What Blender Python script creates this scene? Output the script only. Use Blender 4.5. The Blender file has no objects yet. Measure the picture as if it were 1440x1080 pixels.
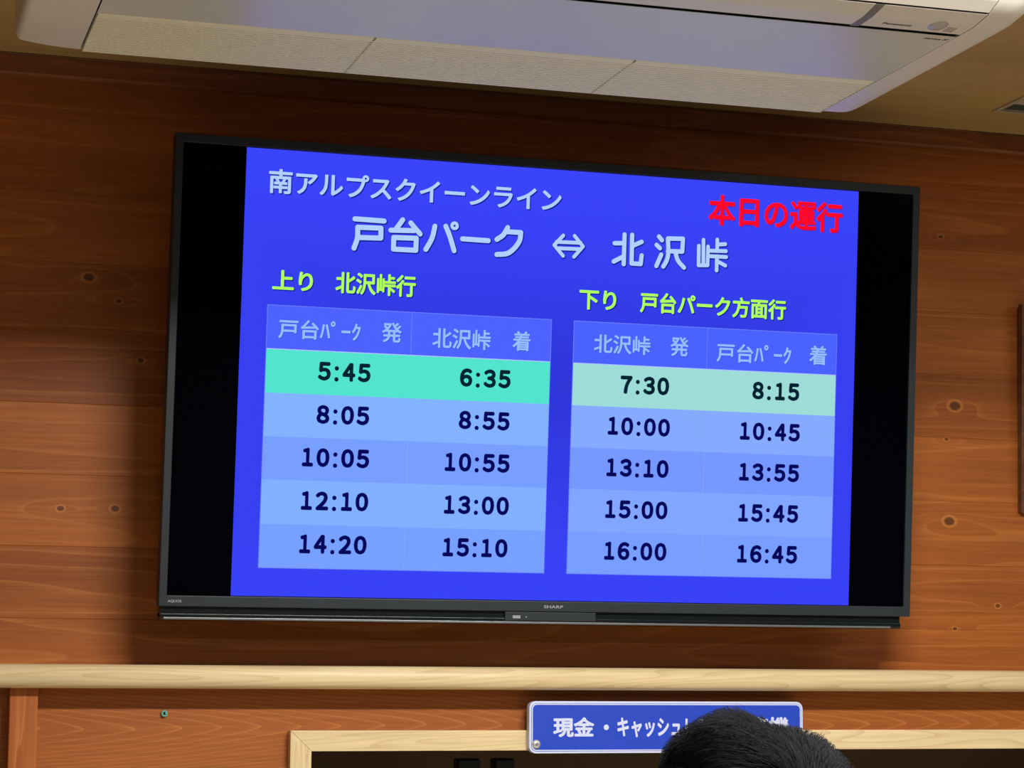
import bpy, bmesh, math, random
from mathutils import Vector, Matrix
random.seed(7)
S = bpy.context.scene
COL = S.collection
PI = math.pi

# ------------------------------------------------------------------ camera
cam_d = bpy.data.cameras.new('camera')
cam = bpy.data.objects.new('camera', cam_d)
COL.objects.link(cam)
cam_d.sensor_width = 36.0
cam_d.lens = 80.172
cam_d.clip_start = 0.05
R_ = Vector((0.957410058, -0.288657731, 0.006534112))
U_ = Vector((-0.042138882, -0.117305135, 0.992201502))
F_ = Vector((0.285640149, 0.950219038, 0.124472830))
m = Matrix.Identity(4)
for i in range(3):
    m[i][0] = R_[i]; m[i][1] = U_[i]; m[i][2] = -F_[i]
m.translation = Vector((0.0, -3.86, 1.68))
cam.matrix_world = m
S.camera = cam

# ------------------------------------------------------------------ world, exposure
w = bpy.data.worlds.new('world'); S.world = w
w.use_nodes = True
w.node_tree.nodes['Background'].inputs[0].default_value = (0.9, 0.95, 1.0, 1)
w.node_tree.nodes['Background'].inputs[1].default_value = 0.05
S.view_settings.view_transform = 'Standard'
S.view_settings.look = 'None'
S.view_settings.gamma = 1.0
S.view_settings.exposure = 0.0
S.view_settings.use_curve_mapping = False

CEIL = 2.711
LIGHTS = [   # x, y, watts, length of the ceiling lamps that light the room
    (1.20, -1.76, 84.0, 0.9),
    (3.20, -1.76, 17.0, 1.2),
    (0.40, -4.60, 26.0, 1.2),
    (2.75, -4.60, 26.0, 1.2),
]

# ------------------------------------------------------------------ helpers
def lin(c):
    c = c / 255.0
    return c / 12.92 if c <= 0.04045 else ((c + 0.055) / 1.055) ** 2.4
def rgb(r, g, b): return (lin(r), lin(g), lin(b), 1.0)

def tag(o, label=None, cat=None, group=None, kind=None):
    if label: o['label'] = label
    if cat: o['category'] = cat
    if group: o['group'] = group
    if kind: o['kind'] = kind
    return o
def empty(name, loc, label, cat, group=None, rx=0.0):
    o = bpy.data.objects.new(name, None); COL.objects.link(o)
    o.empty_display_size = 0.1
    o.location = loc; o.rotation_euler = (rx, 0, 0)
    return tag(o, label, cat, group)
def obj(name, bm, mat, parent=None, smooth=False, local=True, bevel=0.0, bseg=2, keep=False):
    """bm holds coordinates local to the thing's root (local) or world ones"""
    me = bpy.data.meshes.new(name)
    if not local and parent is not None:
        r = parent
        while r.parent: r = r.parent
        bmesh.ops.translate(bm, vec=-Vector(r.location), verts=bm.verts)
    if not keep: bmesh.ops.recalc_face_normals(bm, faces=bm.faces)
    bm.to_mesh(me); bm.free()
    mats = mat if isinstance(mat, (list, tuple)) else [mat]
    for mm in mats: me.materials.append(mm)
    if smooth:
        for p in me.polygons: p.use_smooth = True
    o = bpy.data.objects.new(name, me); COL.objects.link(o)
    if parent is not None: o.parent = parent
    if bevel:
        b = o.modifiers.new('bevel', 'BEVEL'); b.width = bevel; b.segments = bseg; b.limit_method = 'ANGLE'
        b.angle_limit = 0.6
        if smooth is None: pass
    return o
def box(bm, x0, x1, y0, y1, z0, z1, mi=0):
    v = [bm.verts.new((x, y, z)) for x in (x0, x1) for y in (y0, y1) for z in (z0, z1)]
    fs = [(0,1,3,2),(4,6,7,5),(0,4,5,1),(2,3,7,6),(0,2,6,4),(1,5,7,3)]
    for f in fs:
        ff = bm.faces.new([v[i] for i in f]); ff.material_index = mi
    return v
def prism_x(bm, prof, x0, x1, mi=0):
    """profile in (y,z), extruded along x"""
    a = [bm.verts.new((x0, y, z)) for y, z in prof]; b = [bm.verts.new((x1, y, z)) for y, z in prof]
    n = len(prof)
    for i in range(n):
        j = (i + 1) % n
        bm.faces.new((a[i], a[j], b[j], b[i])).material_index = mi
    bm.faces.new(a[::-1]).material_index = mi; bm.faces.new(b).material_index = mi
def prism_y(bm, prof, y0, y1):
    """profile in (x,z), extruded along y"""
    a = [bm.verts.new((x, y0, z)) for x, z in prof]; b = [bm.verts.new((x, y1, z)) for x, z in prof]
    n = len(prof)
    for i in range(n):
        j = (i + 1) % n
        bm.faces.new((a[i], a[j], b[j], b[i]))
    bm.faces.new(a[::-1]); bm.faces.new(b)
def rrect(x0, x1, z0, z1, r, n=6):
    pts = []
    for cx, cz, a0 in ((x1 - r, z0 + r, -90), (x1 - r, z1 - r, 0), (x0 + r, z1 - r, 90), (x0 + r, z0 + r, 180)):
        for i in range(n + 1):
            a = math.radians(a0 + 90 * i / n)
            pts.append((cx + r * math.cos(a), cz + r * math.sin(a)))
    return pts
def ring_y(bm, outer, inner, y0, y1):
    """frame between two outlines of equal length in (x,z), from y0 (front) to y1"""
    n = len(outer)
    def row(p, y): return [bm.verts.new((x, y, z)) for x, z in p]
    of, inf, ob, ib = row(outer, y0), row(inner, y0), row(outer, y1), row(inner, y1)
    for i in range(n):
        j = (i + 1) % n
        bm.faces.new((of[i], of[j], inf[j], inf[i])); bm.faces.new((ob[j], ob[i], ib[i], ib[j]))
        bm.faces.new((of[j], of[i], ob[i], ob[j])); bm.faces.new((inf[i], inf[j], ib[j], ib[i]))
def rect(x0, x1, z0, z1): return [(x0, z0), (x1, z0), (x1, z1), (x0, z1)]
def lathe_y(bm, cx, cz, prof, n=20):
    """profile of (radius, y) spun about an axis along y"""
    rows = []
    for r, y in prof:
        if r < 1e-6: rows.append([bm.verts.new((cx, y, cz))])
        else: rows.append([bm.verts.new((cx + r * math.cos(2*PI*i/n), y, cz + r * math.sin(2*PI*i/n))) for i in range(n)])
    for a, b in zip(rows, rows[1:]):
        for i in range(n):
            j = (i + 1) % n
            if len(a) == 1 and len(b) == 1: continue
            if len(a) == 1: bm.faces.new((a[0], b[i], b[j]))
            elif len(b) == 1: bm.faces.new((a[i], b[0], a[j]))
            else: bm.faces.new((a[i], b[i], b[j], a[j]))

# ------------------------------------------------------------------ materials
class NT:
    def __init__(s, name):
        s.m = bpy.data.materials.new(name); s.m.use_nodes = True
        s.t = s.m.node_tree; s.t.nodes.clear()
        s.out = s.t.nodes.new('ShaderNodeOutputMaterial')
    def n(s, typ, **kw):
        nd = s.t.nodes.new(typ)
        for k, v in kw.items(): setattr(nd, k, v)
        return nd
    def set(s, sock, v):
        if isinstance(v, (int, float)): sock.default_value = v
        elif isinstance(v, (tuple, list, Vector)): sock.default_value = v
        else: s.t.links.new(v, sock)
    def math(s, op, a, b=0.0, c=0.0, clamp=False):
        nd = s.n('ShaderNodeMath', operation=op, use_clamp=clamp)
        s.set(nd.inputs[0], a); s.set(nd.inputs[1], b); s.set(nd.inputs[2], c)
        return nd.outputs[0]
    def ramp(s, v, a, b):          # clamped linear 0..1 from a to b
        nd = s.n('ShaderNodeMapRange', interpolation_type='SMOOTHSTEP')
        s.set(nd.inputs[0], v); s.set(nd.inputs[1], a); s.set(nd.inputs[2], b)
        return nd.outputs[0]
    def mix(s, f, a, b, blend='MIX'):
        nd = s.n('ShaderNodeMix', data_type='RGBA', blend_type=blend)
        s.set(nd.inputs[0], f); s.set(nd.inputs[6], a); s.set(nd.inputs[7], b)
        return nd.outputs[2]
    def xyz(s):
        tc = s.n('ShaderNodeTexCoord'); sp = s.n('ShaderNodeSeparateXYZ')
        s.t.links.new(tc.outputs['Object'], sp.inputs[0]); return sp.outputs
    def vec(s, x, y, z):
        nd = s.n('ShaderNodeCombineXYZ')
        s.set(nd.inputs[0], x); s.set(nd.inputs[1], y); s.set(nd.inputs[2], z); return nd.outputs[0]
    def noise(s, v, scale=1.0, detail=2.0, rough=0.5):
        nd = s.n('ShaderNodeTexNoise')
        s.set(nd.inputs['Vector'], v); nd.inputs['Scale'].default_value = scale
        nd.inputs['Detail'].default_value = detail; nd.inputs['Roughness'].default_value = rough
        return nd.outputs[0]
    def principled(s, color, rough=0.5, metal=0.0, spec=0.5, coat=0.0, normal=None):
        b = s.n('ShaderNodeBsdfPrincipled')
        s.set(b.inputs['Base Color'], color); s.set(b.inputs['Roughness'], rough)
        b.inputs['Metallic'].default_value = metal
        b.inputs['Specular IOR Level'].default_value = spec
        b.inputs['Coat Weight'].default_value = coat
        if normal is not None: s.set(b.inputs['Normal'], normal)
        s.t.links.new(b.outputs[0], s.out.inputs[0]); return b

def plain(name, color, rough=0.5, metal=0.0, spec=0.5, var=0.06, scale=30.0):
    t = NT(name); x = t.xyz()
    nz = t.noise(t.vec(x[0], x[1], x[2]), scale, 3.0)
    c2 = tuple(min(1, c * (1 - var * 2)) for c in color[:3]) + (1,)
    t.principled(t.mix(nz, c2, color), rough, metal, spec)
    return t.m
def glow(name, color, strength=1.0):
    t = NT(name); e = t.n('ShaderNodeEmission'); t.set(e.inputs[0], color); e.inputs[1].default_value = strength
    t.t.links.new(e.outputs[0], t.out.inputs[0]); return t.m

def wood(name, dark, mid, line, along='x', pitch=0.0, origin=0.0, ring=12.0, linew=0.5, stretch=0.9, cross=8.0,
         fibre=0.25, knots=(), rough=0.5, spec=0.25, tone=1.0, lineamt=0.6, arch=0.0):
    """sawn timber: growth ring contours, fibres, board to board tone, knots"""
    t = NT(name); x = t.xyz()
    if along == 'x': L, A, B = x[0], x[2], x[1]
    elif along == 'z': L, A, B = x[2], x[0], x[1]
    if along == 'xy': L, A, B = x[0], x[1], x[2]
    if pitch:
        bi = t.math('FLOOR', t.math('DIVIDE', t.math('SUBTRACT', A, origin), pitch))
        wn = t.n('ShaderNodeTexWhiteNoise', noise_dimensions='1D'); t.set(wn.inputs['W'], bi)
        rnd = wn.outputs[0]
        off = t.math('MULTIPLY', rnd, 37.0)
    else:
        rnd = 0.5; off = 0.0
    dist = None; knot_m = None; knot_r = None
    for kx, kz, s in knots:
        dx = t.math('DIVIDE', t.math('SUBTRACT', x[0], kx), 0.013 * s)
        dz = t.math('DIVIDE', t.math('SUBTRACT', x[2], kz), 0.0095 * s)
        d2 = t.math('ADD', t.math('MULTIPLY', dx, dx), t.math('MULTIPLY', dz, dz))
        wx = t.math('MULTIPLY', dx, 0.33)
        e = t.math('MULTIPLY', t.math('EXPONENT', t.math('MULTIPLY', t.math('ADD', t.math('MULTIPLY', wx, wx), t.math('MULTIPLY', dz, dz)), -0.22)), 0.11)
        dist = e if dist is None else t.math('ADD', dist, e)
        k = t.ramp(d2, 1.0, 0.45)
        r = t.math('MULTIPLY', t.ramp(d2, 2.6, 1.5), t.ramp(d2, 0.8, 1.2))
        knot_m = k if knot_m is None else t.math('MAXIMUM', knot_m, k)
        knot_r = r if knot_r is None else t.math('MAXIMUM', knot_r, r)
    Lo = t.math('ADD', L, off)
    wob = t.noise(t.vec(t.math('MULTIPLY', Lo, 3.0), t.math('MULTIPLY', A, 18.0), 3.3), 1.0, 2.0)
    n1 = t.noise(t.vec(t.math('MULTIPLY', Lo, stretch), t.math('MULTIPLY', A, cross), t.math('ADD', t.math('MULTIPLY', B, 6.0), off)), 1.0, 1.0, 0.4)
    f = t.math('ADD', n1, t.math('MULTIPLY', wob, 0.05))
    if arch:                       # pointed flame figure of a flat-sawn veneer
        zc = t.math('ADD', 1.583, t.math('MULTIPLY', t.math('SUBTRACT', t.noise(t.vec(t.math('MULTIPLY', L, 1.3), 0.0, 4.0), 1.0, 1.0), .5), .05))
        dz = t.math('ABSOLUTE', t.math('SUBTRACT', A, zc))
        par = t.math('MULTIPLY', t.math('POWER', dz, 1.45), 28.0)
        far = t.math('MULTIPLY', t.math('SUBTRACT', n1, .5), .40)
        f = t.math('MULTIPLY', t.math('ADD', t.math('ADD', L, par), t.math('ADD', far, t.math('MULTIPLY', wob, .045))), arch)
    if dist is not None: f = t.math('ADD', f, dist)
    fr = t.math('FRACT', t.math('MULTIPLY', f, ring))
    saw = t.math('POWER', fr, 1.0 / max(linew, 0.01))             # gentle rise, sharp fall: latewood
    edge = t.ramp(fr, 1.0, 0.97)
    ln = t.math('MULTIPLY', saw, edge)
    fib = t.noise(t.vec(t.math('MULTIPLY', Lo, 5.0), t.math('MULTIPLY', A, 190.0), t.math('MULTIPLY', B, 190.0)), 1.0, 3.0, 0.6)
    brd = t.noise(t.vec(t.math('MULTIPLY', Lo, 1.1), t.math('MULTIPLY', A, 9.0), t.math('ADD', B, off)), 1.0, 3.0, 0.55)
    bv = t.ramp(t.math('ADD', t.math('MULTIPLY', t.math('SUBTRACT', brd, 0.5), 1.6 * tone), t.math('MULTIPLY', t.math('SUBTRACT', rnd, 0.5), 0.5)), -0.5, 0.5)
    c = t.mix(bv, dark, mid)
    c = t.mix(t.math('MULTIPLY', ln, lineamt), c, line)
    fm = t.math('ADD', t.math('MULTIPLY', t.math('SUBTRACT', fib, 0.5), fibre * 2.0), 1.0)
    g = t.n('ShaderNodeCombineColor')
    for i in range(3): t.set(g.inputs[i], fm)
    c = t.mix(1.0, c, g.outputs[0], 'MULTIPLY')
    if knot_m is not None:
        c = t.mix(t.math('MULTIPLY', knot_r, 0.55), c, line)
        c = t.mix(t.math('MULTIPLY', knot_m, 0.75), c, (dark[0]*0.28, dark[1]*0.34, dark[2]*0.5, 1))
    bp = t.n('ShaderNodeBump'); bp.inputs['Strength'].default_value = 0.12; bp.inputs['Distance'].default_value = 0.001
    t.set(bp.inputs['Height'], fib)
    t.principled(c, rough, 0.0, spec, normal=bp.outputs[0])
    return t.m

KNOTS = [(0.410, 2.336, .75), (0.461, 2.298, .42), (0.501, 2.198, .45), (0.3745, 1.943, .5), (0.465, 1.945, .58),
         (2.035, 2.181, .95), (2.016, 2.117, .35), (2.019, 1.9625, .9), (2.0115, 2.5045, .4), (2.117, 1.806, .42), (2.027, 1.762, .35)]
M = {}
M['wall'] = wood('red_brown_boards', (.23, .060, .0095, 1), (.38, .108, .0175, 1), (.56, .21, .048, 1), pitch=0.12, origin=1.64,
                 ring=11.0, linew=.13, stretch=.5, cross=8.0, fibre=.42, knots=KNOTS, tone=1.0, lineamt=.4)
M['panel'] = wood('red_brown_plywood', (.25, .068, .013, 1), (.35, .102, .019, 1), (.56, .21, .062, 1), ring=1.0, linew=.10,
                  stretch=1.5, cross=3.0, fibre=.34, tone=.6, arch=14.0, lineamt=.65)
M['post'] = wood('red_brown_post', (.28, .074, .015, 1), (.40, .112, .024, 1), (.56, .21, .062, 1), along='z', ring=9.0, linew=.2,
                 stretch=.8, cross=26.0, fibre=.3, tone=.7)
M['crown'] = wood('dark_red_moulding', (.18, .05, .018, 1), (.27, .082, .026, 1), (.36, .13, .045, 1), ring=8.0, linew=.2, fibre=.2)
M['pale'] = wood('pale_ash', (.64, .485, .265, 1), (.78, .615, .365, 1), (.48, .32, .155, 1), ring=16.0, linew=.3, stretch=1.6,
                 cross=20.0, fibre=.22, tone=.8, lineamt=.5, rough=.35)
M['pale_v'] = wood('pale_ash_upright', (.64, .485, .265, 1), (.78, .615, .365, 1), (.48, .32, .155, 1), along='z', ring=14.0, linew=.3,
                   stretch=1.6, cross=26.0, fibre=.2, tone=.8, lineamt=.5, rough=.35)
M['ceiling'] = wood('ceiling_board', (.38, .240, .088, 1), (.48, .315, .125, 1), (.56, .39, .165, 1), along='xy', ring=18.0, linew=.4,
                    stretch=.8, cross=30.0, fibre=.28, tone=.7, lineamt=.3, rough=.5)
M['plaque'] = wood('plaque_wood', (.085, .030, .012, 1), (.14, .052, .02, 1), (.20, .08, .03, 1), ring=9.0, linew=.2)
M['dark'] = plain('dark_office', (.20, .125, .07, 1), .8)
M['room'] = plain('room_wall_paint', (.08, .073, .06, 1), .8, scale=6)
M['floor'] = plain('floor_vinyl', (.74, .70, .56, 1), .5, scale=8)
M['ac'] = plain('ac_plastic', (.74, .70, .62, 1), .42, var=.02)
M['ac_panel'] = plain('ac_gloss_panel', (.66, .67, .60, 1), .30, var=.02)
M['ac_grille'] = plain('ac_grille_plastic', (.86, .82, .61, 1), .55, var=.03)
M['ac_gap'] = plain('ac_dark_gap', (.015, .014, .013, 1), .6)
M['ac_grey'] = plain('ac_grey_trim', (.20, .19, .19, 1), .5)
M['ac_print'] = plain('ac_grey_print', (.16, .155, .16, 1), .5)
M['ac_dome'] = plain('ac_sensor', (.50, .47, .45, 1), .25)
M['bezel'] = plain('tv_bezel', (.021, .027, .032, 1), .5, spec=.3, var=.1)
M['tvback'] = plain('tv_black_plastic', (.007, .008, .009, 1), .5)
M['tvbar'] = plain('tv_bar_gloss', (.006, .009, .011, 1), .22)
M['tvlip'] = plain('tv_silver_lip', (.22, .22, .23, 1), .35, .6)
M['tvglass'] = plain('tv_unlit_panel', (.0008, .0009, .0022, 1), .10, spec=.03, var=0)
M['logo'] = plain('tv_logo_silver', (.45, .46, .48, 1), .35, .5)
M['sign_white'] = plain('sign_white', (.60, .64, .84, 1), .4, var=.02)
M['sign_blue'] = plain('sign_blue', (.014, .055, .52, 1), .38, var=.04)
M['bolt'] = plain('bolt_metal', (.60, .60, .56, 1), .35, .5)
M['anchor'] = plain('anchor_teal', (.12, .42, .38, 1), .5)
M['vent'] = plain('vent_rim', (.42, .33, .23, 1), .45)
M['vent_in'] = plain('vent_inside', (.12, .12, .10, 1), .6)
M['black'] = plain('black_device', (.006, .008, .011, 1), .4)
M['lamp'] = plain('lamp_white', (.8, .8, .8, 1), .5)
M['skin'] = plain('skin', (.55, .33, .22, 1), .5)
M['hair_base'] = plain('scalp_hair', (.006, .0065, .008, 1), .8, spec=.04)
M['jacket'] = plain('jacket_cloth', (.03, .035, .05, 1), .85)
M['trousers'] = plain('trouser_cloth', (.05, .05, .055, 1), .85)
M['shoe'] = plain('shoe_leather', (.02, .02, .02, 1), .4)
def hair_mat():
    t = NT('black_hair'); oi = t.n('ShaderNodeNewGeometry')
    c = t.mix(oi.outputs['Random Per Island'], (.0025, .0028, .0035, 1), (.009, .0100, .0125, 1))
    t.principled(c, .6, 0, .07); return t.m
M['hair'] = hair_mat()

# ------------------------------------------------------------------ setting
def struct(name, bm, mat, **kw):
    o = obj(name, bm, mat, **kw); o['kind'] = 'structure'; return o
X0, X1, Y0 = -2.4, 4.6, -6.0
OX0, OX1, OZ0, OZ1 = 0.800, 2.62, 0.95, 1.545       # service opening in the wall
PZ = 1.655                                          # the plywood runs up to behind the rail
b = bmesh.new()
def board(z0, z1, x0=X0, x1=X1):
    c = .0007
    prism_x(b, [(.02, z0), (.0, z0), (.0, z0 + c*0) , (c*0, z0 + c*0)] if False else [(.02, z0), (c, z0), (0, z0 + c), (0, z1 - c), (c, z1), (.02, z1)], x0, x1, 0)
z = PZ
edges = [PZ] + [1.64 + .12 * i for i in range(1, 10)]
edges = [e for e in edges if e < CEIL] + [CEIL + .02]
for a, c in zip(edges, edges[1:]): board(a, c)
for (x0, x1, z0, z1) in ((X0, OX0, 0, PZ), (OX1, X1, 0, PZ), (OX0, OX1, OZ1, PZ), (OX0, OX1, 0, OZ0)):
    box(b, x0, x1, 0, .02, z0, z1, 1)
box(b, X0, X1, .02, .06, 0, OZ0, 1); box(b, X0, X1, .02, .06, OZ1, CEIL, 1)
box(b, X0, OX0, .02, .06, OZ0, OZ1, 1); box(b, OX1, X1, .02, .06, OZ0, OZ1, 1)
struct('wall_back', b, [M['wall'], M['panel']])
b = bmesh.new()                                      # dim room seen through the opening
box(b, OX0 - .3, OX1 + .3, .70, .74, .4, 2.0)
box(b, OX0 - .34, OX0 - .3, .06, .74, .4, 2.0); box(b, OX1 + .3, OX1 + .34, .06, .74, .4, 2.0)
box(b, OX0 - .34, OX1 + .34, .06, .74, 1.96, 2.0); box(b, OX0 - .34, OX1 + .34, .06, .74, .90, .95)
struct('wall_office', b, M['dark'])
b = bmesh.new(); box(b, X0, X1, Y0, 0.06, -.05, 0); struct('floor', b, M['floor'])
b = bmesh.new()                                      # ceiling, with the hole of the vent
VX0, VX1, VY0, VY1 = 2.034, 2.334, -.478, -.178
box(b, X0, VX0, Y0, .06, CEIL, CEIL + .12); box(b, VX1, X1, Y0, .06, CEIL, CEIL + .12)
box(b, VX0, VX1, Y0, VY0, CEIL, CEIL + .12); box(b, VX0, VX1, VY1, .06, CEIL, CEIL + .12)
box(b, VX0, VX1, VY0, VY1, CEIL + .10, CEIL + .12)
struct('ceiling', b, M['ceiling'])
b = bmesh.new(); box(b, X0 - .06, X0, Y0, .06, 0, CEIL); struct('wall_left', b, M['room'])
b = bmesh.new(); box(b, X1, X1 + .06, Y0, .06, 0, CEIL); struct('wall_right', b, M['room'])
b = bmesh.new(); box(b, X0, X1, Y0 - .06, Y0, 0, CEIL); struct('wall_front', b, M['room'])
# crown moulding under the ceiling
b = bmesh.new()
prism_x(b, [(0, 2.6745), (-.008, 2.6745), (-.0125, 2.676), (-.015, 2.679), (-.015, CEIL), (0, CEIL)], X0, X1)
struct('trim_1', b, M['crown'])
b = bmesh.new()                                      # thin bead where ceiling and moulding meet
prism_x(b, [(-.015, CEIL - .003), (-.019, CEIL - .003), (-.021, CEIL - .0015), (-.021, CEIL), (-.015, CEIL)], X0, X1)
struct('trim_2', b, M['plaque'])
# pilaster left of the opening
b = bmesh.new(); box(b, .2995, .3447, -.035, 0, 0, 1.648)
struct('trim_3', b, M['post'], bevel=.0015)
# rounded pale rail along the wall
b = bmesh.new()
prof = [(0, 1.6850)]
for i in range(0, 13):
    a = math.radians(90 - 15 * i)
    prof.append((-.038 - .020 * math.cos(math.radians(-90 + 15*i)) if False else -.050 - .0205 * max(0, math.cos(a)) ** .8, 1.6655 + .0195 * math.sin(a)))
prof.append((0, 1.6460))
prism_x(b, prof, X0, X1)
rail = obj('wall_rail', b, M['pale'])
tag(rail, 'long rounded pale wooden rail running along the wall below the television', 'rail')
for p in rail.data.polygons: p.use_smooth = abs(p.normal.x) < .5 and p.normal.y < -.02

# pale frame of the service opening
fr = empty('window_frame', (0.7676, 0, OZ0), 'pale wooden frame around the dark service opening below the rail', 'window frame')
y0 = -.020
b = bmesh.new(); prism_y(b, [(.7676, 1.5759), (OX1 + .04, 1.5759), (OX1 + .04 - .0367, 1.5413), (.8044, 1.5413)], y0, .02)
obj('head_piece', b, M['pale'], fr, local=False, bevel=.0008)
b = bmesh.new(); prism_y(b, [(.7676, 1.5757), (.8043, 1.5411), (.8043, OZ0 + .035), (.7676, OZ0)], y0, .02)
obj('side_piece', b, M['pale_v'], fr, local=False, bevel=.0008)
b = bmesh.new(); prism_y(b, [(OX1 + .04, 1.5757), (OX1 + .0033, 1.5411), (OX1 + .0033, OZ0 + .035), (OX1 + .04, OZ0)], y0, .02)
obj('side_piece', b, M['pale_v'], fr, local=False, bevel=.0008)
b = bmesh.new(); box(b, .7676, OX1 + .04, -.12, .02, OZ0 - .03, OZ0)
obj('sill', b, M['pale'], fr, local=False, bevel=.002)

# two black upright devices inside the opening
for i, (xa, xb, lab) in enumerate(((1.1236, 1.1654, 'left one of two black upright devices in the dark opening, top just in view'),
                                   (1.1939, 1.2307, 'right one of two black upright devices in the dark opening, next to the blue sign'))):
    t = empty('upright_device', ((xa + xb) / 2, .22, OZ0), lab, 'device', 'black devices in the service opening')
    b = bmesh.new(); box(b, xa, xb, .20, .24, OZ0 + .012, 1.519); obj('body', b, M['black'], t, local=False, bevel=.004)
    b = bmesh.new(); box(b, xa - .010, xb + .010, .16, .28, OZ0, OZ0 + .012); obj('base', b, M['black'], t, local=False, bevel=.002)

# ------------------------------------------------------------------ lettering
def text_bm(body, bold=0.0):
    """flat lettering; bold = how far (in ems) the strokes are thickened"""
    cu = bpy.data.curves.new('lettering', 'FONT'); cu.body = body; cu.resolution_u = 4
    o = bpy.data.objects.new('lettering', cu); COL.objects.link(o)
    dg = bpy.context.evaluated_depsgraph_get()
    me = bpy.data.meshes.new_from_object(o.evaluated_get(dg))
    bm = bmesh.new(); bm.from_mesh(me)
    if bold:
        for k in range(8):
            n = len(bm.verts)
            bm.from_mesh(me); bm.verts.ensure_lookup_table()
            for v in bm.verts[n:]:
                v.co.z = (k + 1) * 1.5e-5
                v.co.x += bold * math.cos(PI * k / 4); v.co.y += bold * math.sin(PI * k / 4)
    bpy.data.objects.remove(o); bpy.data.curves.remove(cu); bpy.data.meshes.remove(me)
    return bm
def fit(bm, u0, u1, v0, v1):
    """scale flat lettering in (x,y) so that its ink fills the given box"""
    xs = [v.co.x for v in bm.verts]; ys = [v.co.y for v in bm.verts]
    ax, bx, ay, by = min(xs), max(xs), min(ys), max(ys)
    for v in bm.verts:
        v.co.x = u0 + (v.co.x - ax) / (bx - ax) * (u1 - u0)
        v.co.y = v0 + (v.co.y - ay) / (by - ay) * (v1 - v0)
    return bm
def merge(dst, src):
    me = bpy.data.meshes.new('tmp'); src.to_mesh(me); src.free(); dst.from_mesh(me); bpy.data.meshes.remove(me)
def stand(bm, y, thick=0.0):
    """turn lettering from (x,y) into the upright (x,z) plane at depth y, front towards -y"""
    if thick:
        r = bmesh.ops.extrude_face_region(bm, geom=bm.faces[:])
        for g in r['geom']:
            if isinstance(g, bmesh.types.BMVert): g.co.z += thick
    for v in bm.verts: v.co = Vector((v.co.x, y - v.co.z, v.co.y))
    return bm
def ribbon(bm, pts, wd):
    """flat stroke with round ends and joints"""
    h = wd / 2
    P = [Vector(p) for p in pts]
    for p in P:
        c = [bm.verts.new((p.x + h*math.cos(2*PI*i/18), p.y + h*math.sin(2*PI*i/18), 0)) for i in range(18)]
        bm.faces.new(c)
    for a, c in zip(P, P[1:]):
        d = (c - a).normalized(); n = Vector((-d.y, d.x)) * h
        bm.faces.new([bm.verts.new((q.x, q.y, 0)) for q in (a - n, c - n, c + n, a + n)])
def smooth_pts(pts):                      # Catmull-Rom through the corner points
    P = [Vector(p) for p in pts]
    P = [P[0]*2 - P[1]] + P + [P[-1]*2 - P[-2]]
    out = []
    for i in range(1, len(P) - 2):
        for k in range(6):
            s = k / 6
            out.append(.5*((2*P[i]) + (P[i+1]-P[i-1])*s + (2*P[i-1]-5*P[i]+4*P[i+1]-P[i+2])*s*s + (3*P[i]-P[i-1]-3*P[i+1]+P[i+2])*s**3))
    return out + [P[-2]]

# ------------------------------------------------------------------ television
TV = empty('television', (1.2041, -0.13876, 2.17012), 'large black wall-mounted television showing a blue bus timetable', 'television', rx=0.086265)
CAMP = Vector((0, -3.86, 1.68))
TV.location = CAMP + (Vector(TV.location) - CAMP) * .99; TV.scale = (.99, .99, .99)
OUT = rect(-.677, .677, -.3915, .3885)
b = bmesh.new(); ring_y(b, OUT, rect(-.664, .664, -.3735, .3735), -.002, .030)
obj('bezel', b, M['bezel'], TV, bevel=.0012)
b = bmesh.new(); box(b, -.676, .676, .026, .034, -.3905, .3875)
prism_y(b, rect(-.55, .55, -.33, .30), .034, .060); box(b, -.46, .46, .060, .072, -.30, .10)
obj('back_cover', b, M['tvback'], TV, bevel=.004)
b = bmesh.new(); box(b, -.22, .22, .072, .078, -.15, .15)
for s in (-1, 1): box(b, s*.18 - .02, s*.18 + .02, .076, .150, -.17, .20)
obj('wall_mount', b, M['tvback'], TV)
b = bmesh.new()                                       # slim speaker bar under the bezel, stepped
box(b, -.6735, .6605, .006, .034, -.4095, -.3915)
box(b, -.6735, .6605, .002, .030, -.4095, -.4035)
bar = obj('speaker_bar', b, M['tvbar'], TV, bevel=.0008)
b = bmesh.new()
prism_x(b, [(.0005, -.4095), (.030, -.4095), (.026, -.4150), (.004, -.4135)], -.6735, .6605)
lo = obj('lower_lip', b, M['tvback'], bar); 
b = bmesh.new(); box(b, -.668, .640, -.0005, .003, -.4125, -.4092)
obj('trim_strip', b, M['tvlip'], bar, bevel=.0006); 
b = bmesh.new(); box(b, -.085, .079, -.0005, .02, -.4078, -.3925)
sen = obj('sensor_panel', b, M['bezel'], TV, bevel=.001)
b = bmesh.new(); box(b, -.0715, -.0575, -.0012, .0, -.4035, -.3985); box(b, -.0485, -.0465, -.0012, 0, -.402, -.400)
obj('indicator', b, M['logo'], sen)
obj('maker_lettering', stand(fit(text_bm('SHARP', .02), -.0166, .0185, -.3855, -.3805), -.0021, .0004), M['logo'], TV)
obj('model_lettering', stand(fit(text_bm('AQUOS', .02), -.6625, -.640, -.3855, -.3805), -.0021, .0004), M['logo'], TV)
b = bmesh.new(); box(b, -.664, .664, .003, .026, -.3735, .3735)
scr = obj('screen', b, M['tvglass'], TV)

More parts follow.
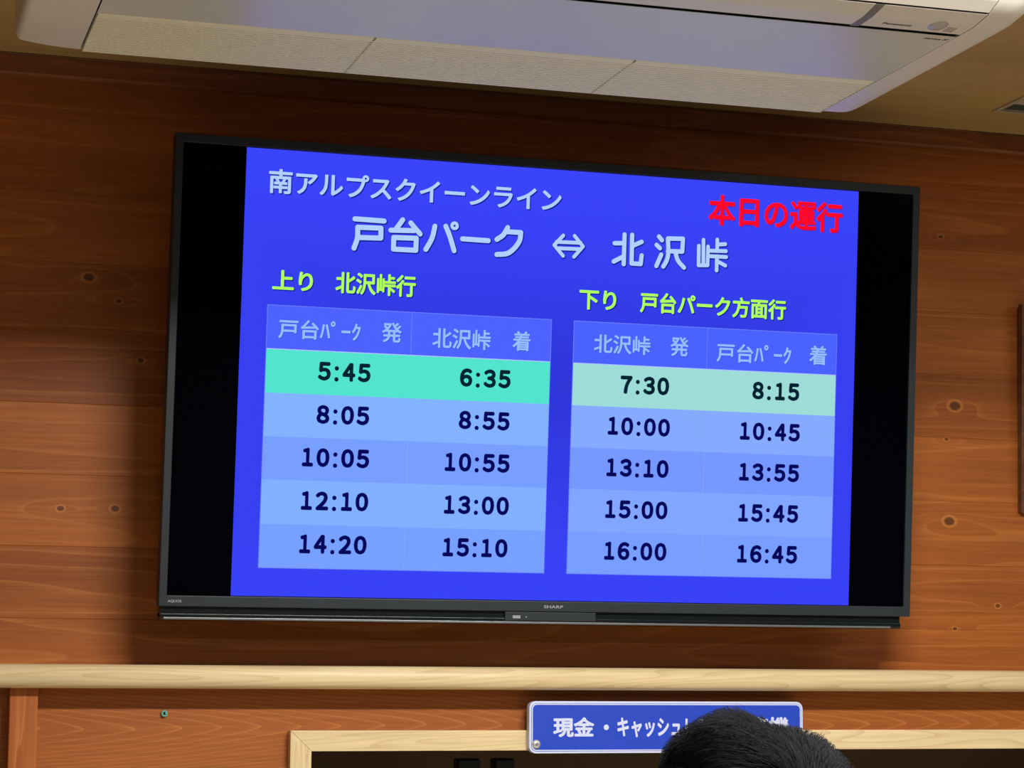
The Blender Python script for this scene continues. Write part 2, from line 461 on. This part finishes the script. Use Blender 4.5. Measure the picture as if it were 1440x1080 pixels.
# the picture on the screen: every layer a lit sub-part of the screen
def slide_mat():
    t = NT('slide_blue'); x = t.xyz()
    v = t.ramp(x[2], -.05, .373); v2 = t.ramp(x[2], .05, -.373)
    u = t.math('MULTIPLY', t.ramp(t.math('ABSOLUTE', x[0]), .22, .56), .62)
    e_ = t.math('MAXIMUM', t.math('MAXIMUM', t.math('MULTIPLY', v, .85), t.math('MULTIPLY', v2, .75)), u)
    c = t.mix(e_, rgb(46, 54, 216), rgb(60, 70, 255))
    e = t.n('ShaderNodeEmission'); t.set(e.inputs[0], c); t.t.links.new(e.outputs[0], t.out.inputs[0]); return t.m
def flat(bm, y):
    bm2 = stand(bm, y)
    for f in bm2.faces:
        f.normal_update()
        if f.normal.y > 0: f.normal_flip()
    return bm2
def quad(bm, u0, u1, v0, v1):
    bm.faces.new([bm.verts.new((u, v, 0)) for u, v in ((u0, v0), (u1, v0), (u1, v1), (u0, v1))])
def layer(name, bm, mat, y): return obj(name, flat(bm, y), mat, scr, keep=True)
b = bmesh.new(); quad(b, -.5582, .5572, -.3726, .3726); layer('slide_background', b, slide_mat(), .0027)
G = {}
def em(key, *c):
    if key not in G: G[key] = glow('screen_' + key, rgb(*c))
    return G[key]
white = em('pale_blue', 176, 208, 255); navy = em('shadow_navy', 22, 26, 140)
ink = em('ink_navy', 6, 8, 92); inkg = em('ink_dark_green', 2, 36, 50)
edge = em('table_edge', 108, 128, 255)
TX, SH = .0013, .0017
def word(name, body, u0, u1, v0, v1, mat, off=.012, shadow=(.0018, -.0018), smat=None):
    if shadow:
        layer(name + '_shadow', fit(text_bm(body, off), u0 + shadow[0], u1 + shadow[0], v0 + shadow[1], v1 + shadow[1]), smat or navy, SH)
    layer(name, fit(text_bm(body, off), u0, u1, v0, v1), mat, TX)
word('line_name', '南アルプスクイーンライン', -.5195, -.0059, .2985, .3398, white, .024)
T1 = [[[-0.3705, 0.2644], [-0.3199, 0.2639]], [[-0.3651, 0.2506], [-0.3249, 0.2514], [-0.3247, 0.2346], [-0.3649, 0.2332]], [[-0.3651, 0.2506], [-0.3653, 0.2321], [-0.3705, 0.2148]], [[-0.2876, 0.2679], [-0.2991, 0.251]], [[-0.3076, 0.2491], [-0.2673, 0.2508]], [[-0.2733, 0.2635], [-0.264, 0.2536], [-0.2563, 0.2457]], [[-0.3022, 0.237], [-0.2628, 0.2379], [-0.263, 0.2175], [-0.302, 0.2172], [-0.3022, 0.237]], [[-0.2308, 0.2605], [-0.2353, 0.24], [-0.2455, 0.2201]], [[-0.2116, 0.2617], [-0.2037, 0.2441], [-0.1957, 0.2208]], [[-0.1814, 0.2419], [-0.1356, 0.2416]], [[-0.1015, 0.2663], [-0.1091, 0.2532], [-0.1203, 0.2447]], [[-0.1031, 0.2591], [-0.0777, 0.2591]], [[-.0777, .2591], [-0.0795, 0.245], [-0.0888, 0.2311], [-0.1012, 0.2215], [-0.1195, 0.2187]]]
T2 = [[[0.1117, 0.2673], [0.1116, 0.2154]], [[0.0938, 0.251], [0.111, 0.2521]], [[0.093, 0.219], [0.1105, 0.2287]], [[0.1258, 0.2675], [0.1261, 0.2174], [0.143, 0.2174], [0.1445, 0.2325]], [[0.1272, 0.2484], [0.1438, 0.2564]], [[0.1757, 0.2677], [0.1814, 0.2615]], [[0.1717, 0.2527], [0.1781, 0.2472]], [[0.1809, 0.2361], [0.1723, 0.2158]], [[0.1925, 0.2652], [0.2208, 0.2664], [0.22, 0.2438], [0.1932, 0.2429]], [[0.1925, 0.2652], [0.194, 0.2406], [0.1912, 0.2263], [0.1853, 0.2154]], [[0.207, 0.2425], [0.2124, 0.2276], [0.2241, 0.2157]]]
T3 = [[[0.251, 0.2558], [0.2515, 0.2213], [0.2684, 0.2223], [0.2684, 0.2556]], [[0.2595, 0.2669], [0.2604, 0.2218]], [[0.2857, 0.269], [0.2858, 0.2495]], [[0.286, 0.2602], [0.3009, 0.2618]], [[0.2709, 0.2484], [0.3025, 0.2494]], [[0.2737, 0.2387], [0.3033, 0.239]], [[0.2856, 0.2394], [0.2858, 0.2141]], [[0.2866, 0.2307], [0.302, 0.2237]]]
AR = [[[-0.0007, 0.2588], [-0.0166, 0.2412], [-0.0, 0.2234]], [[0.02, 0.2594], [0.0359, 0.2418], [0.0199, 0.2229]], [[-0.0124, 0.247], [0.0313, 0.2478]], [[-0.0121, 0.2359], [0.0317, 0.2369]]]
CURVY = {(0, 2), (0, 7), (0, 8), (0, 10), (0, 12), (1, 9), (1, 10)}
def strokes(sets, widths, dx=0, dy=0, grow=0, ring=True, first=5):
    bm = bmesh.new()
    for si, (ss, wd) in enumerate(zip(sets, widths)):
        for k, s in enumerate(ss):
            pts = smooth_pts(s) if (si + first, k) in CURVY else s
            ribbon(bm, [(p[0] + dx, p[1] + dy) for p in pts], wd + grow)
    if ring:
        c = [(-.1962 + dx + .0047*math.cos(2*PI*i/20), .2635 + dy + .0047*math.sin(2*PI*i/20)) for i in range(21)]
        ribbon(bm, c, .0056 + grow)
    return bm
for sets, wd, rg in ((T1, .0086, True), (T2, .0078, False), (T3, .0068, False)):
    cur = {id(T1): 0, id(T2): 1, id(T3): 2}[id(sets)]
    layer('route_title_shadow', strokes([sets], [wd], .0012, -.0013, .0016, rg, cur), navy, SH)
    layer('route_title', strokes([sets], [wd], ring=rg, first=cur), white, TX)
layer('route_arrow_shadow', strokes([AR], [.0064], .0012, -.0013, .0016, ring=False), navy, SH)
layer('route_arrow', strokes([AR], [.0064], ring=False), white, TX)
lime = em('lime', 176, 255, 96)
word('up_heading', '上り', -.5075, -.4385, .1375, .1710, lime, .030)
word('up_heading', '北沢峠行', -.4000, -.2609, .1370, .1742, lime, .028)
word('down_heading', '下り', .032, .1000, .1325, .1672, lime, .030)
word('down_heading', '戸台パーク方面行', .1440, .4205, .1325, .1690, lime, .030)
word('today_heading', '本日の運行', .2672, .5258, .2945, .3490, em('red', 255, 10, 40), .028, (.0012, -.0012), em('red_shadow', 120, 20, 130))
VS = [.1112, .0392, -.0345, -.1073, -.1790, -.2528, -.3250]
ROWC = {'L': [(78, 98, 255), (82, 228, 206), (131, 178, 255), (120, 158, 255), (130, 176, 255), (120, 160, 255)],
        'R': [(74, 98, 255), (158, 220, 216), (134, 170, 255), (118, 152, 255), (130, 166, 255), (120, 158, 255)]}
TAB = {'L': (-.5132, -.2656, -.0175), 'R': (.0248, .2723, .5207)}
for side in 'LR':
    ua, um, ub = TAB[side]
    b = bmesh.new(); quad(b, ua - .0012, ub + .0012, VS[-1] - .0012, VS[0] + .0012)
    layer('timetable_border', b, edge, .0023)
    for r in range(6):
        b = bmesh.new()
        top = VS[r] - (.0012 if r == 1 else 0)
        if r: quad(b, ua, ub, VS[r + 1], top)
        else: quad(b, ua, um - .0005, VS[r + 1], top); quad(b, um + .0005, ub, VS[r + 1], top)
        c = ROWC[side][r]
        layer('timetable_header' if r == 0 else 'timetable_row', b, em('row_%s_%d' % (side, r), *c), .0020)
    b = bmesh.new(); quad(b, ua, ub, VS[1] - .0012, VS[1] + .0002); layer('header_rule', b, em('rule', 178, 196, 255), .0018)
    b = bmesh.new()
    quad(b, um - .0005, um + .0005, VS[1], VS[0]); layer('column_rule', b, edge, .0019)
    b = bmesh.new()
    quad(b, um - .0004, um + .0004, VS[6], VS[2]); layer('column_rule', b, em('row_rule', 130, 174, 255), .0019)
hd = em('header_text', 150, 190, 255)
def hword(bodyA, a, bodyB, c):
    """column heading: place name, then the kanji for departs or arrives"""
    for body, (u0, u1, v0, v1) in ((bodyA, a), (bodyB, c)):
        layer('column_heading_shadow', fit(text_bm(body, .020), u0 + .001, u1 + .001, v0 - .001, v1 - .001), em('head_shadow', 50, 70, 215), .00165)
        layer('column_heading', fit(text_bm(body, .020), u0, u1, v0, v1), hd, TX)
hword('戸台ﾊﾟｰｸ', (-.4943, -.3540, .0570, .0896), '発', (-.3172, -.2828, .0585, .0925))
hword('北沢峠', (-.2286, -.1255, .0530, .0878), '着', (-.0865, -.0542, .0550, .0890))
hword('北沢峠', (.0612, .1655, .0580, .0910), '発', (.2030, .2369, .0590, .0932))
hword('戸台ﾊﾟｰｸ', (.2903, .4330, .0530, .0866), '着', (.4680, .5020, .0555, .0900))
FW = {c: chr(0xFF10 + int(c)) for c in '0123456789'}
def digits(s, u1, v0, v1):
    """clock figures, set one by one, right aligned"""
    adv, colon = .0263, .0158
    u = u1; bm = bmesh.new()
    for ch in reversed(s):
        h = v1 - v0
        if ch == ':':
            uc = u - colon / 2 + .0020
            for vy in (v0 + .0030, v0 + .0215):
                c = [bm.verts.new((uc + .0037*math.cos(2*PI*i/16), vy + .0038*math.sin(2*PI*i/16), 0)) for i in range(16)]
                bm.faces.new(c)
            u -= colon
        else:
            wd = .0222 if ch != '1' else .0190
            merge(bm, fit(text_bm(FW[ch], .052), u - wd - (.0015 if ch == '1' else 0), u - (.0015 if ch == '1' else 0), v0, v1))
            u -= adv
    return bm
TIMES = {'L': (('5:45', '8:05', '10:05', '12:10', '14:20'), ('6:35', '8:55', '10:55', '13:00', '15:10')),
         'R': (('7:30', '10:00', '13:10', '15:00', '16:00'), ('8:15', '10:45', '13:55', '15:45', '16:45'))}
RIGHT = {'L': ((-.3343, -.3341, -.3316, -.3308, -.3311), (-.0876, -.0871, -.0847, -.0837, -.0837)),
         'R': ((.2027, .2064, .2061, .2062, .2064), (.4506, .4537, .4542, .4546, .4546))}
BASE = (-.0108, -.0833, -.1556, -.2281, -.3004)
for side in 'LR':
    for c in range(2):
        for r in range(5):
            layer('timetable_time', digits(TIMES[side][c][r], RIGHT[side][c][r], BASE[r], BASE[r] + .0316), inkg if r == 0 else ink, TX)

# ------------------------------------------------------------------ blue sign above the opening
SG = empty('wall_sign', (1.443, -.030, 1.5366), 'blue enamel sign with white border and white Japanese lettering above the opening', 'sign')
b = bmesh.new(); prism_y(b, rrect(1.1849, 1.7010, 1.5366, 1.6266, .0125), -.036, -.0202)
obj('plate', b, M['sign_white'], SG, local=False, bevel=.0010)
b = bmesh.new(); prism_y(b, rrect(1.1885, 1.6974, 1.5402, 1.6230, .0095), -.0364, -.0358)
pf = obj('face', b, M['sign_blue'], SG, local=False)
b = bmesh.new(); ring_y(b, rrect(1.1892, 1.6967, 1.5409, 1.6223, .0090), rrect(1.1911, 1.6948, 1.5428, 1.6204, .0075), -.0368, -.0362)
obj('border_line', b, M['sign_white'], pf, local=False)
def signword(body, u0, u1, v0, v1, off=.035):
    obj('sign_lettering', stand(fit(text_bm(body, off), u0, u1, v0, v1), -.0364, .0003), M['sign_white'], pf, local=False)
signword('現金', 1.2283, 1.3039, 1.5645, 1.5990)
b = bmesh.new(); lathe_y(b, 1.3262, 1.5815, [(0, -.0367), (.0048, -.0367), (.0048, -.0362)]); obj('sign_lettering', b, M['sign_white'], pf, local=False)
signword('キャッシュレス', 1.3467, 1.5180, 1.5640, 1.5985, .035)
signword('券売機', 1.5540, 1.6738, 1.5650, 1.5998, .035)
for sx in (1.1975, 1.6885):
    b = bmesh.new(); lathe_y(b, sx, 1.5525, [(0, -.0405), (.0045, -.0402), (.0072, -.0388), (.0080, -.0362)])
    o = obj('bolt', b, M['bolt'], SG, local=False, smooth=True)
    b = bmesh.new(); lathe_y(b, sx, 1.5525, [(0, -.0408), (.0025, -.0407), (.0030, -.0400)]); obj('bolt_recess', b, M['ac_grey'], o, local=False)

# ------------------------------------------------------------------ teal wall plug
b = bmesh.new()
lathe_y(b, .5560, 1.6040, [(.0026, .004), (.0026, -.005), (.0036, -.006), (.0050, -.006), (.0056, -.003), (.0056, 0.0)], 18)
lathe_y(b, .5585, 1.6045, [(0, -.0068), (.0016, -.0068), (.0018, -.004)], 10)
pl = obj('wall_plug', b, M['anchor'], smooth=True)
tag(pl, 'small teal plastic wall plug left in the panel below the rail', 'wall plug')

# ------------------------------------------------------------------ wooden plaque, hung leaning a little forward
PLQ = empty('wall_plaque', (2.36, 0, 1.9825), 'dark-edged wooden plaque hung at the right edge, its top leaning out', 'plaque')
b = bmesh.new(); prism_x(b, [(-.001, 1.9825), (-.0160, 1.9805), (-.0345, 2.3780), (-.0195, 2.3795)], 2.1625, 2.56)
obj('board', b, M['plaque'], PLQ, local=False, bevel=.001)
b = bmesh.new(); box(b, 2.34, 2.38, -.022, 0, 2.345, 2.36); obj('hanger', b, M['bolt'], PLQ, local=False)

# ------------------------------------------------------------------ ceiling vent
VN = empty('ceiling_vent', ((VX0+VX1)/2, (VY0+VY1)/2, CEIL), 'square recessed air vent in the wooden ceiling at right', 'vent')
b = bmesh.new()
o_, i_ = rect(VX0 - .004, VX1 + .004, VY0 - .004, VY1 + .004), rect(VX0 + .006, VX1 - .006, VY0 + .006, VY1 - .006)
def ring_z(bm, outer, inner, z0, z1):
    n = len(outer)
    def row(p, zz): return [bm.verts.new((x, y, zz)) for x, y in p]
    a, c, d, e = row(outer, z0), row(inner, z0), row(outer, z1), row(inner, z1)
    for i in range(n):
        j = (i + 1) % n
        bm.faces.new((a[i], a[j], c[j], c[i])); bm.faces.new((d[i], d[j], e[j], e[i]))
        bm.faces.new((a[i], a[j], d[j], d[i])); bm.faces.new((c[i], c[j], e[j], e[i]))
ring_z(b, o_, i_, CEIL - .0025, CEIL + .002); obj('rim', b, M['vent'], VN, local=False)
b = bmesh.new(); ring_z(b, rect(VX0, VX1, VY0, VY1), i_, CEIL + .002, CEIL + .098); obj('duct', b, M['vent_in'], VN, local=False)
for k in range(6):
    yy = VY1 - .03 - k * .047
    b = bmesh.new(); prism_x(b, [(yy, CEIL + .006), (yy - .002, CEIL + .006), (yy - .020, CEIL + .026), (yy - .018, CEIL + .026)], VX0 + .006, VX1 - .006)
    obj('slat', b, M['vent'], VN, local=False)

# ------------------------------------------------------------------ air conditioner hung from the ceiling
AC = empty('air_conditioner', (.861, -1.06, 2.530), 'wide cream ceiling-hung air conditioner above the television', 'air conditioner')
ZB = 2.530
CURVE = [(-1.183, ZB), (-1.2184, 2.5308), (-1.2573, 2.5369), (-1.2862, 2.5478), (-1.33, 2.573), (-1.37, 2.612), (-1.393, 2.655), (-1.400, CEIL)]
def curve_z(y):
    for (a, za), (c, zc) in zip(CURVE, CURVE[1:]):
        if c <= y <= a: return za + (zc - za) * (y - a) / (c - a)
    return ZB
# casing core
core = [(-.729, CEIL), (-.729, ZB + .010), (-.915, ZB + .010), (-.916, ZB + .0035)] + [(y, z + .0035) for y, z in CURVE[:-1]] + [(-1.394, CEIL)]
b = bmesh.new(); prism_x(b, core, .300, 1.440); obj('casing', b, M['ac_gap'], AC, local=False)
# end covers
full = [(-.7265, CEIL), (-.7265, ZB + .008), (-.730, ZB + .003), (-.738, ZB), (-.93, ZB), (-1.10, ZB), (-1.183, ZB)] + CURVE[1:]
def end_cover(x_in, x_out, r, back, pw):
    b = bmesh.new(); rows = []
    N = 14
    sgn = 1 if x_out > x_in else -1; wd = abs(x_out - x_in)
    for k in range(N + 1):
        t = k / N; t = 1 - (1 - t) ** 1.6
        d = wd * t
        q = max(0, (d - (wd - r)) / r); ins = r * (1 - math.sqrt(max(0, 1 - q*q)))
        bk = back * t ** pw + ins
        row = []
        for y, z in full:
            yc = -1.06
            hb = (yc - (-.7265)); 
            if y > yc: y2 = yc + (y - yc) * (1 - bk / .3335)
            else: y2 = yc + (y - yc) * (1 - ins / .34)
            z2 = CEIL - (CEIL - z) * (1 - min(.9, ins / .181))
            row.append(b.verts.new((x_in + sgn * d, y2, z2)))
        rows.append(row)
    for p, q in zip(rows, rows[1:]):
        for i in range(len(full) - 1): b.faces.new((p[i], p[i+1], q[i+1], q[i]))
    b.faces.new(rows[-1]); b.faces.new(rows[0])
    o = obj('end_cover', b, M['ac'], AC, local=False, smooth=True)
    ms = o.modifiers.new('edges', 'EDGE_SPLIT'); ms.split_angle = math.radians(50)
end_cover(.3100, .2185, .010, .030, 1.9)
end_cover(1.4320, 1.5030, .040, .034, 3)
# back plate and intake grilles, each with fine ribs
b = bmesh.new(); box(b, .3112, 1.4312, -.7272, -.7262, ZB + .004, CEIL); obj('back_panel', b, M['ac'], AC, local=False)
GX = [.3125, .6868, 1.0608, 1.4305]
for k in range(3):
    b = bmesh.new()
    xa, xb = GX[k] + .0017, GX[k + 1] - .0017
    pitch = .0095; y = -.7275; prof = [(-.7275, ZB + .008)]
    n = 0
    while y > -.903:
        prof += [(y, ZB), (y - pitch * .70, ZB), (y - pitch * .74, ZB + .0018), (y - pitch * .96, ZB + .0018)]; y -= pitch; n += 1
    prof += [(y, ZB - .0008), (y - .010, ZB - .0008), (-.9225, ZB + .001), (-.9225, ZB + .008)]
    prism_x(b, prof, xa, xb); obj('intake_grille', b, M['ac_grille'], AC, local=False)
    if k < 2 or True:
        xs = GX[k + 1] - .0018
        y = -.7275
        b = bmesh.new()
        while y > -.903:
            box(b, xs, xs + .0036, y - pitch * .36, y, ZB + .0002, ZB + .004); y -= pitch
        obj('grille_link', b, M['ac_grille'], AC, local=False)
# smooth underside panel
b = bmesh.new(); box(b, .3122, 1.4312, -1.1680, -.9230, ZB, ZB + .0006); obj('lower_panel', b, M['ac_panel'], AC, local=False)
def curved(xa, xb, ya, yb, name, mat, parent=AC, th=.0008, n=12):
    b = bmesh.new()
    ys = [ya + (yb - ya) * i / n for i in range(n + 1)]
    prof = [(y, curve_z(y)) for y in ys] + [(y, curve_z(y) + th) for y in reversed(ys)]
    prism_x(b, prof, xa, xb)
    o = obj(name, b, mat, parent, local=False)
    return o
curved(.3122, 1.2705, -1.1800, -1.2555, 'air_flap', M['ac'])
curved(1.2705, 1.2835, -1.1745, -1.2555, 'flap_divider', M['ac_grey'])
rp = curved(1.2835, 1.4306, -1.1800, -1.2555, 'receiver_panel', M['ac'])
curved(.3122, 1.4306, -1.2600, -1.3995, 'front_panel', M['ac'], n=24)
# print and sensor on the receiver panel
def under(bm, z_of, thick=.0003):
    """lettering read from below: right is +x, up is -y"""
    r = bmesh.ops.extrude_face_region(bm, geom=bm.faces[:])
    up = [g for g in r['geom'] if isinstance(g, bmesh.types.BMVert)]
    for g in up: g.co.z += thick
    for v in bm.verts:
        y = -v.co.y; v.co = Vector((v.co.x, y, z_of(y) - (.0001 + v.co.z)))
    return bm
o = obj('brand_lettering', under(fit(text_bm('Panasonic', .02), 1.3080, 1.3495, 1.1950, 1.2020), lambda y: curve_z(y)), M['ac_print'], rp, local=False)
obj('feature_lettering', under(fit(text_bm('nanoe X', .02), 1.392, 1.4265, 1.1485, 1.1560), lambda y: ZB), M['ac_print'], AC, local=False)
def dome(cx, cy, rx, ry, h, name):
    b = bmesh.new(); rows = []
    for k in range(6):
        a = k / 5 * PI / 2; rr = math.cos(a); hh = math.sin(a) * h
        if rr < 1e-3: rows.append([b.verts.new((cx, cy, curve_z(cy) - hh))])
        else: rows.append([b.verts.new((cx + rx*rr*math.cos(2*PI*i/20), cy + ry*rr*math.sin(2*PI*i/20), curve_z(cy + ry*rr*math.sin(2*PI*i/20)) + .0005 - hh)) for i in range(20)])
    for p, q in zip(rows, rows[1:]):
        for i in range(20):
            j = (i + 1) % 20
            if len(q) == 1: b.faces.new((p[i], p[j], q[0]))
            else: b.faces.new((p[i], p[j], q[j], q[i]))
    obj(name, b, M['ac_dome'], rp, local=False, smooth=True)
dome(1.3830, -1.2080, .0130, .0180, .0045, 'motion_sensor')
b = bmesh.new()
prism = [(-1.188, curve_z(-1.188) - .0008), (-1.206, curve_z(-1.206) - .0008), (-1.206, curve_z(-1.206) + .001), (-1.188, curve_z(-1.188) + .001)]
prism_x(b, prism, 1.3995, 1.4130); obj('signal_window', b, M['ac_dome'], rp, local=False)

# ------------------------------------------------------------------ ceiling lamps that light the room (behind and above the camera's view)
for i, (lx, ly, pw, ln) in enumerate(LIGHTS):
    nm = ('nearest to the television wall on the left', 'nearest to the television wall on the right', 'at the back of the room on the left', 'at the back of the room on the right')[i]
    t = empty('ceiling_lamp', (lx, ly, CEIL), 'white slim ceiling lamp ' + nm, 'lamp', 'ceiling lamps')
    b = bmesh.new(); box(b, lx - ln/2 - .02, lx + ln/2 + .02, ly - .10, ly + .10, CEIL - .030, CEIL)
    obj('housing', b, M['lamp'], t, local=False, bevel=.004)
    ld = bpy.data.lights.new('lamp_light', 'AREA'); ld.shape = 'RECTANGLE'; ld.size = ln; ld.size_y = .16
    ld.energy = pw; ld.color = (1.0, .985, .94)
    lo_ = bpy.data.objects.new('lamp_light', ld); COL.objects.link(lo_); lo_.parent = t; lo_.location = (0, 0, -.034)

# ------------------------------------------------------------------ person seen from behind
HX, HY, HZ = .868, -1.80, 1.540
PS = empty('person', (HX, HY, 0), 'person with short black hair seen from behind, standing facing the blue sign', 'person')
def skinmesh(name, joints, links, mat, parent, sub=2):
    me = bpy.data.meshes.new(name)
    me.from_pydata([Vector(j[0]) for j in joints], links, [])
    o = bpy.data.objects.new(name, me); COL.objects.link(o)
    o.modifiers.new('skin', 'SKIN'); sm = o.modifiers.new('sub', 'SUBSURF'); sm.levels = sub; sm.render_levels = sub
    for v, j in zip(me.skin_vertices[0].data, joints):
        v.radius = j[1] if isinstance(j[1], tuple) else (j[1], j[1])
    me.skin_vertices[0].data[0].use_root = True
    dg = bpy.context.evaluated_depsgraph_get(); m2 = bpy.data.meshes.new_from_object(o.evaluated_get(dg))
    o.modifiers.clear(); o.data = m2; bpy.data.meshes.remove(me)
    m2.materials.clear(); m2.materials.append(mat)
    for p in m2.polygons: p.use_smooth = True
    o.parent = parent
    return o
def skel(e=0.0):
    J = [((0, 0, .90), (.150+e, .105+e)), ((0, 0, 1.05), (.135+e, .10+e)), ((0, .0, 1.22), (.155+e, .11+e)), ((0, -.01, 1.34), (.13+e, .09+e)),
         ((0, 0, 1.41), (.056, .056)), ((0, .01, 1.46), (.054, .054))]
    L = [(0,1),(1,2),(2,3),(3,4),(4,5)]
    for s in (-1, 1):
        k = len(J)
        J += [((s*.165, -.01, 1.34), (.055+e, .058+e)), ((s*.205, -.02, 1.10), (.043+e, .043+e)), ((s*.195, .06, .87), (.030+e, .032+e)), ((s*.19, .09, .79), (.040, .022))]
        L += [(3, k), (k, k+1), (k+1, k+2), (k+2, k+3)]
        if not e:
            q = len(J)
            for fi, (fx, fl) in enumerate(((-.026, .060), (-.009, .072), (.008, .068), (.024, .052))):
                J += [((s*.19 + s*fx*.4, .095 + fx, .745), .0095), ((s*.185, .105 + fx, .745 - fl*.55), .0085), ((s*.18, .108 + fx, .745 - fl), .0075)]
                L += [(k+3, q), (q, q+1), (q+1, q+2)]; q += 3
            J += [((s*.165, .125, .77), .011), ((s*.155, .145, .735), .009)]; L += [(k+3, q), (q, q+1)]
        k = len(J)
        J += [((s*.085, 0, .80), (.090+e, .090+e)), ((s*.095, .01, .46), (.060+e, .062+e)), ((s*.10, -.015, .10), (.040+e, .044+e)), ((s*.11, .10, .035), (.042, .030))]
        L += [(0, k), (k, k+1), (k+1, k+2), (k+2, k+3)]
    return J, L
J, L = skel()
body = skinmesh('body', J, L, M['skin'], PS, 2)
def garment(sel, name, mat):
    J, L = skel(.014)
    idx = [i for i, j in enumerate(J) if sel(j[0])]
    mp = {i: n for n, i in enumerate(idx)}
    return skinmesh(name, [J[i] for i in idx], [(mp[a], mp[c]) for a, c in L if a in mp and c in mp], mat, PS, 2)
garment(lambda c: c[2] >= .86 and c[2] < 1.45 and not (c[2] < .9 and abs(c[0]) < .0), 'jacket', M['jacket'])
garment(lambda c: (.09 < c[2] <= .95 and abs(c[0]) < .15), 'trousers', M['trousers'])
for s in (-1, 1):
    b = bmesh.new(); bmesh.ops.create_uvsphere(b, u_segments=16, v_segments=10, radius=1)
    for v in b.verts: v.co = Vector((s*.11 + v.co.x*.052, .055 + v.co.y*.135, max(.0, .045 + v.co.z*.055)))
    obj('shoe', b, M['shoe'], PS, smooth=True)
# head: skull, jaw, nose, ears, joined as one mesh into the body part's neck
b = bmesh.new(); bmesh.ops.create_uvsphere(b, u_segments=32, v_segments=24, radius=1)
for v in b.verts:
    x, y, z = v.co
    k = 1.0 if z > -.1 else 1.0 - .32 * min(1, (-.1 - z))
    nx, ny, nz = x * .078 * k, y * .096 * (k if y < 0 else 1 - .1*(1-k)), z * (.100 if z > 0 else .122)
    if y > .6 and abs(x) < .32 and -.35 < z < .1: ny += .020 * (1 - abs(x)/.32) * (1 - abs(z + .2)/.3 if abs(z+.2) < .3 else 0)
    if y > .6 and .02 < z < .22 and .2 < abs(x) < .6: ny -= .007
    v.co = Vector((nx, ny, HZ - .020 + nz))
for s in (-1, 1):
    r = bmesh.ops.create_uvsphere(b, u_segments=12, v_segments=8, radius=1)
    for v in r['verts']:
        v.co = Vector((s*.078 + v.co.x*.010 + s*.004*v.co.y*-1, -.004 + v.co.y*.018, HZ - .030 + v.co.z*.031))
hd_o = obj('head', b, M['skin'], PS, smooth=True)
# hair: a lumpy cap plus several thousand locks
LOC = Vector((HX, HY, 0))
def hair_r(d):
    """distance of the hair surface from the head centre in direction d (unit)"""
    th = math.degrees(math.atan2(d.z, d.x))
    if th < -90: th += 360
    T = [(-90, .112), (0, .0985), (28.3, .1014), (50.7, .0978), (68.1, .0930), (84.9, .0905), (95, .0985), (104, .1075), (125.2, .1112), (138.7, .1098), (152.2, .1034), (180, .0985), (270, .112)]
    for (a, ra), (c, rc) in zip(T, T[1:]):
        if a <= th <= c:
            u = (th - a) / (c - a); u = u * u * (3 - 2 * u); rs = ra + (rc - ra) * u; break
    r = 1 / math.sqrt((d.x*d.x + d.z*d.z) / rs**2 + (d.y / .117)**2)
    r += .0020 * math.sin(9*d.x + 4*d.z) * math.cos(7*d.y + 2*d.x)
    return r
hair = None
b = bmesh.new(); bmesh.ops.create_uvsphere(b, u_segments=48, v_segments=32, radius=1)
C0 = Vector((0, 0, HZ))
kill = []
for v in b.verts:
    d = v.co.normalized()
    lim = -.62 if d.y < .1 else (-.62 + (d.y - .1) * 1.5)               # nape to hairline
    if d.z < lim: kill.append(v)
    v.co = C0 + d * (hair_r(d) - .004)
bmesh.ops.delete(b, geom=kill, context='VERTS')
hair = obj('hair', b, M['hair_base'], PS, smooth=True)
b = bmesh.new()
WH = Vector((-.05, -.98, .16)).normalized()                            # the whorl
rnd = random.Random(3)
for s in range(9000):
    while True:
        d = Vector((rnd.gauss(0, 1), rnd.gauss(0, 1), rnd.gauss(0, 1))).normalized()
        lim = -.50 if d.y < .1 else (-.50 + (d.y - .1) * 1.5)
        if d.z > lim and (d.y < .75): break
    away = (d - WH * d.dot(WH))
    if away.length < .02: away = Vector((rnd.uniform(-1, 1), rnd.uniform(-1, 1), 0))
    away.normalize()
    swirl = d.cross(away) * (.45 + rnd.uniform(-.25, .25))
    down = Vector((0, 0, -1)); down = down - d * down.dot(d)
    flow = (away * .9 + swirl + down * .45 + Vector((rnd.uniform(-.2, .2), rnd.uniform(-.2, .2), rnd.uniform(-.1, .15)))).normalized()
    ln = rnd.uniform(.40, .85); lift = rnd.uniform(.0, .0022) if rnd.random() < .985 else rnd.uniform(.003, .007)
    N = 6; wd = rnd.uniform(.00025, .0006)
    prev = None
    for k in range(N + 1):
        t = k / N
        dd = (d + flow * ln * t).normalized()
        if dd.z < -.66: dd.z = -.66; dd.normalize()
        p = C0 + dd * (hair_r(dd) - .006 + (.006 + lift) * math.sin(min(1, t*1.1) * PI * .62))
        tn = flow - dd * flow.dot(dd); tn.normalize()
        sd = dd.cross(tn) * wd * (1 - t * .85)
        up = dd * wd * .8 * (1 - t * .85)
        ring = [b.verts.new(p + sd), b.verts.new(p - sd), b.verts.new(p + up)]
        if prev:
            for i in range(3): b.faces.new((prev[i], prev[(i+1) % 3], ring[(i+1) % 3], ring[i]))
        prev = ring
st = obj('hair_locks', b, M['hair'], hair, smooth=True); st['kind'] = 'stuff'
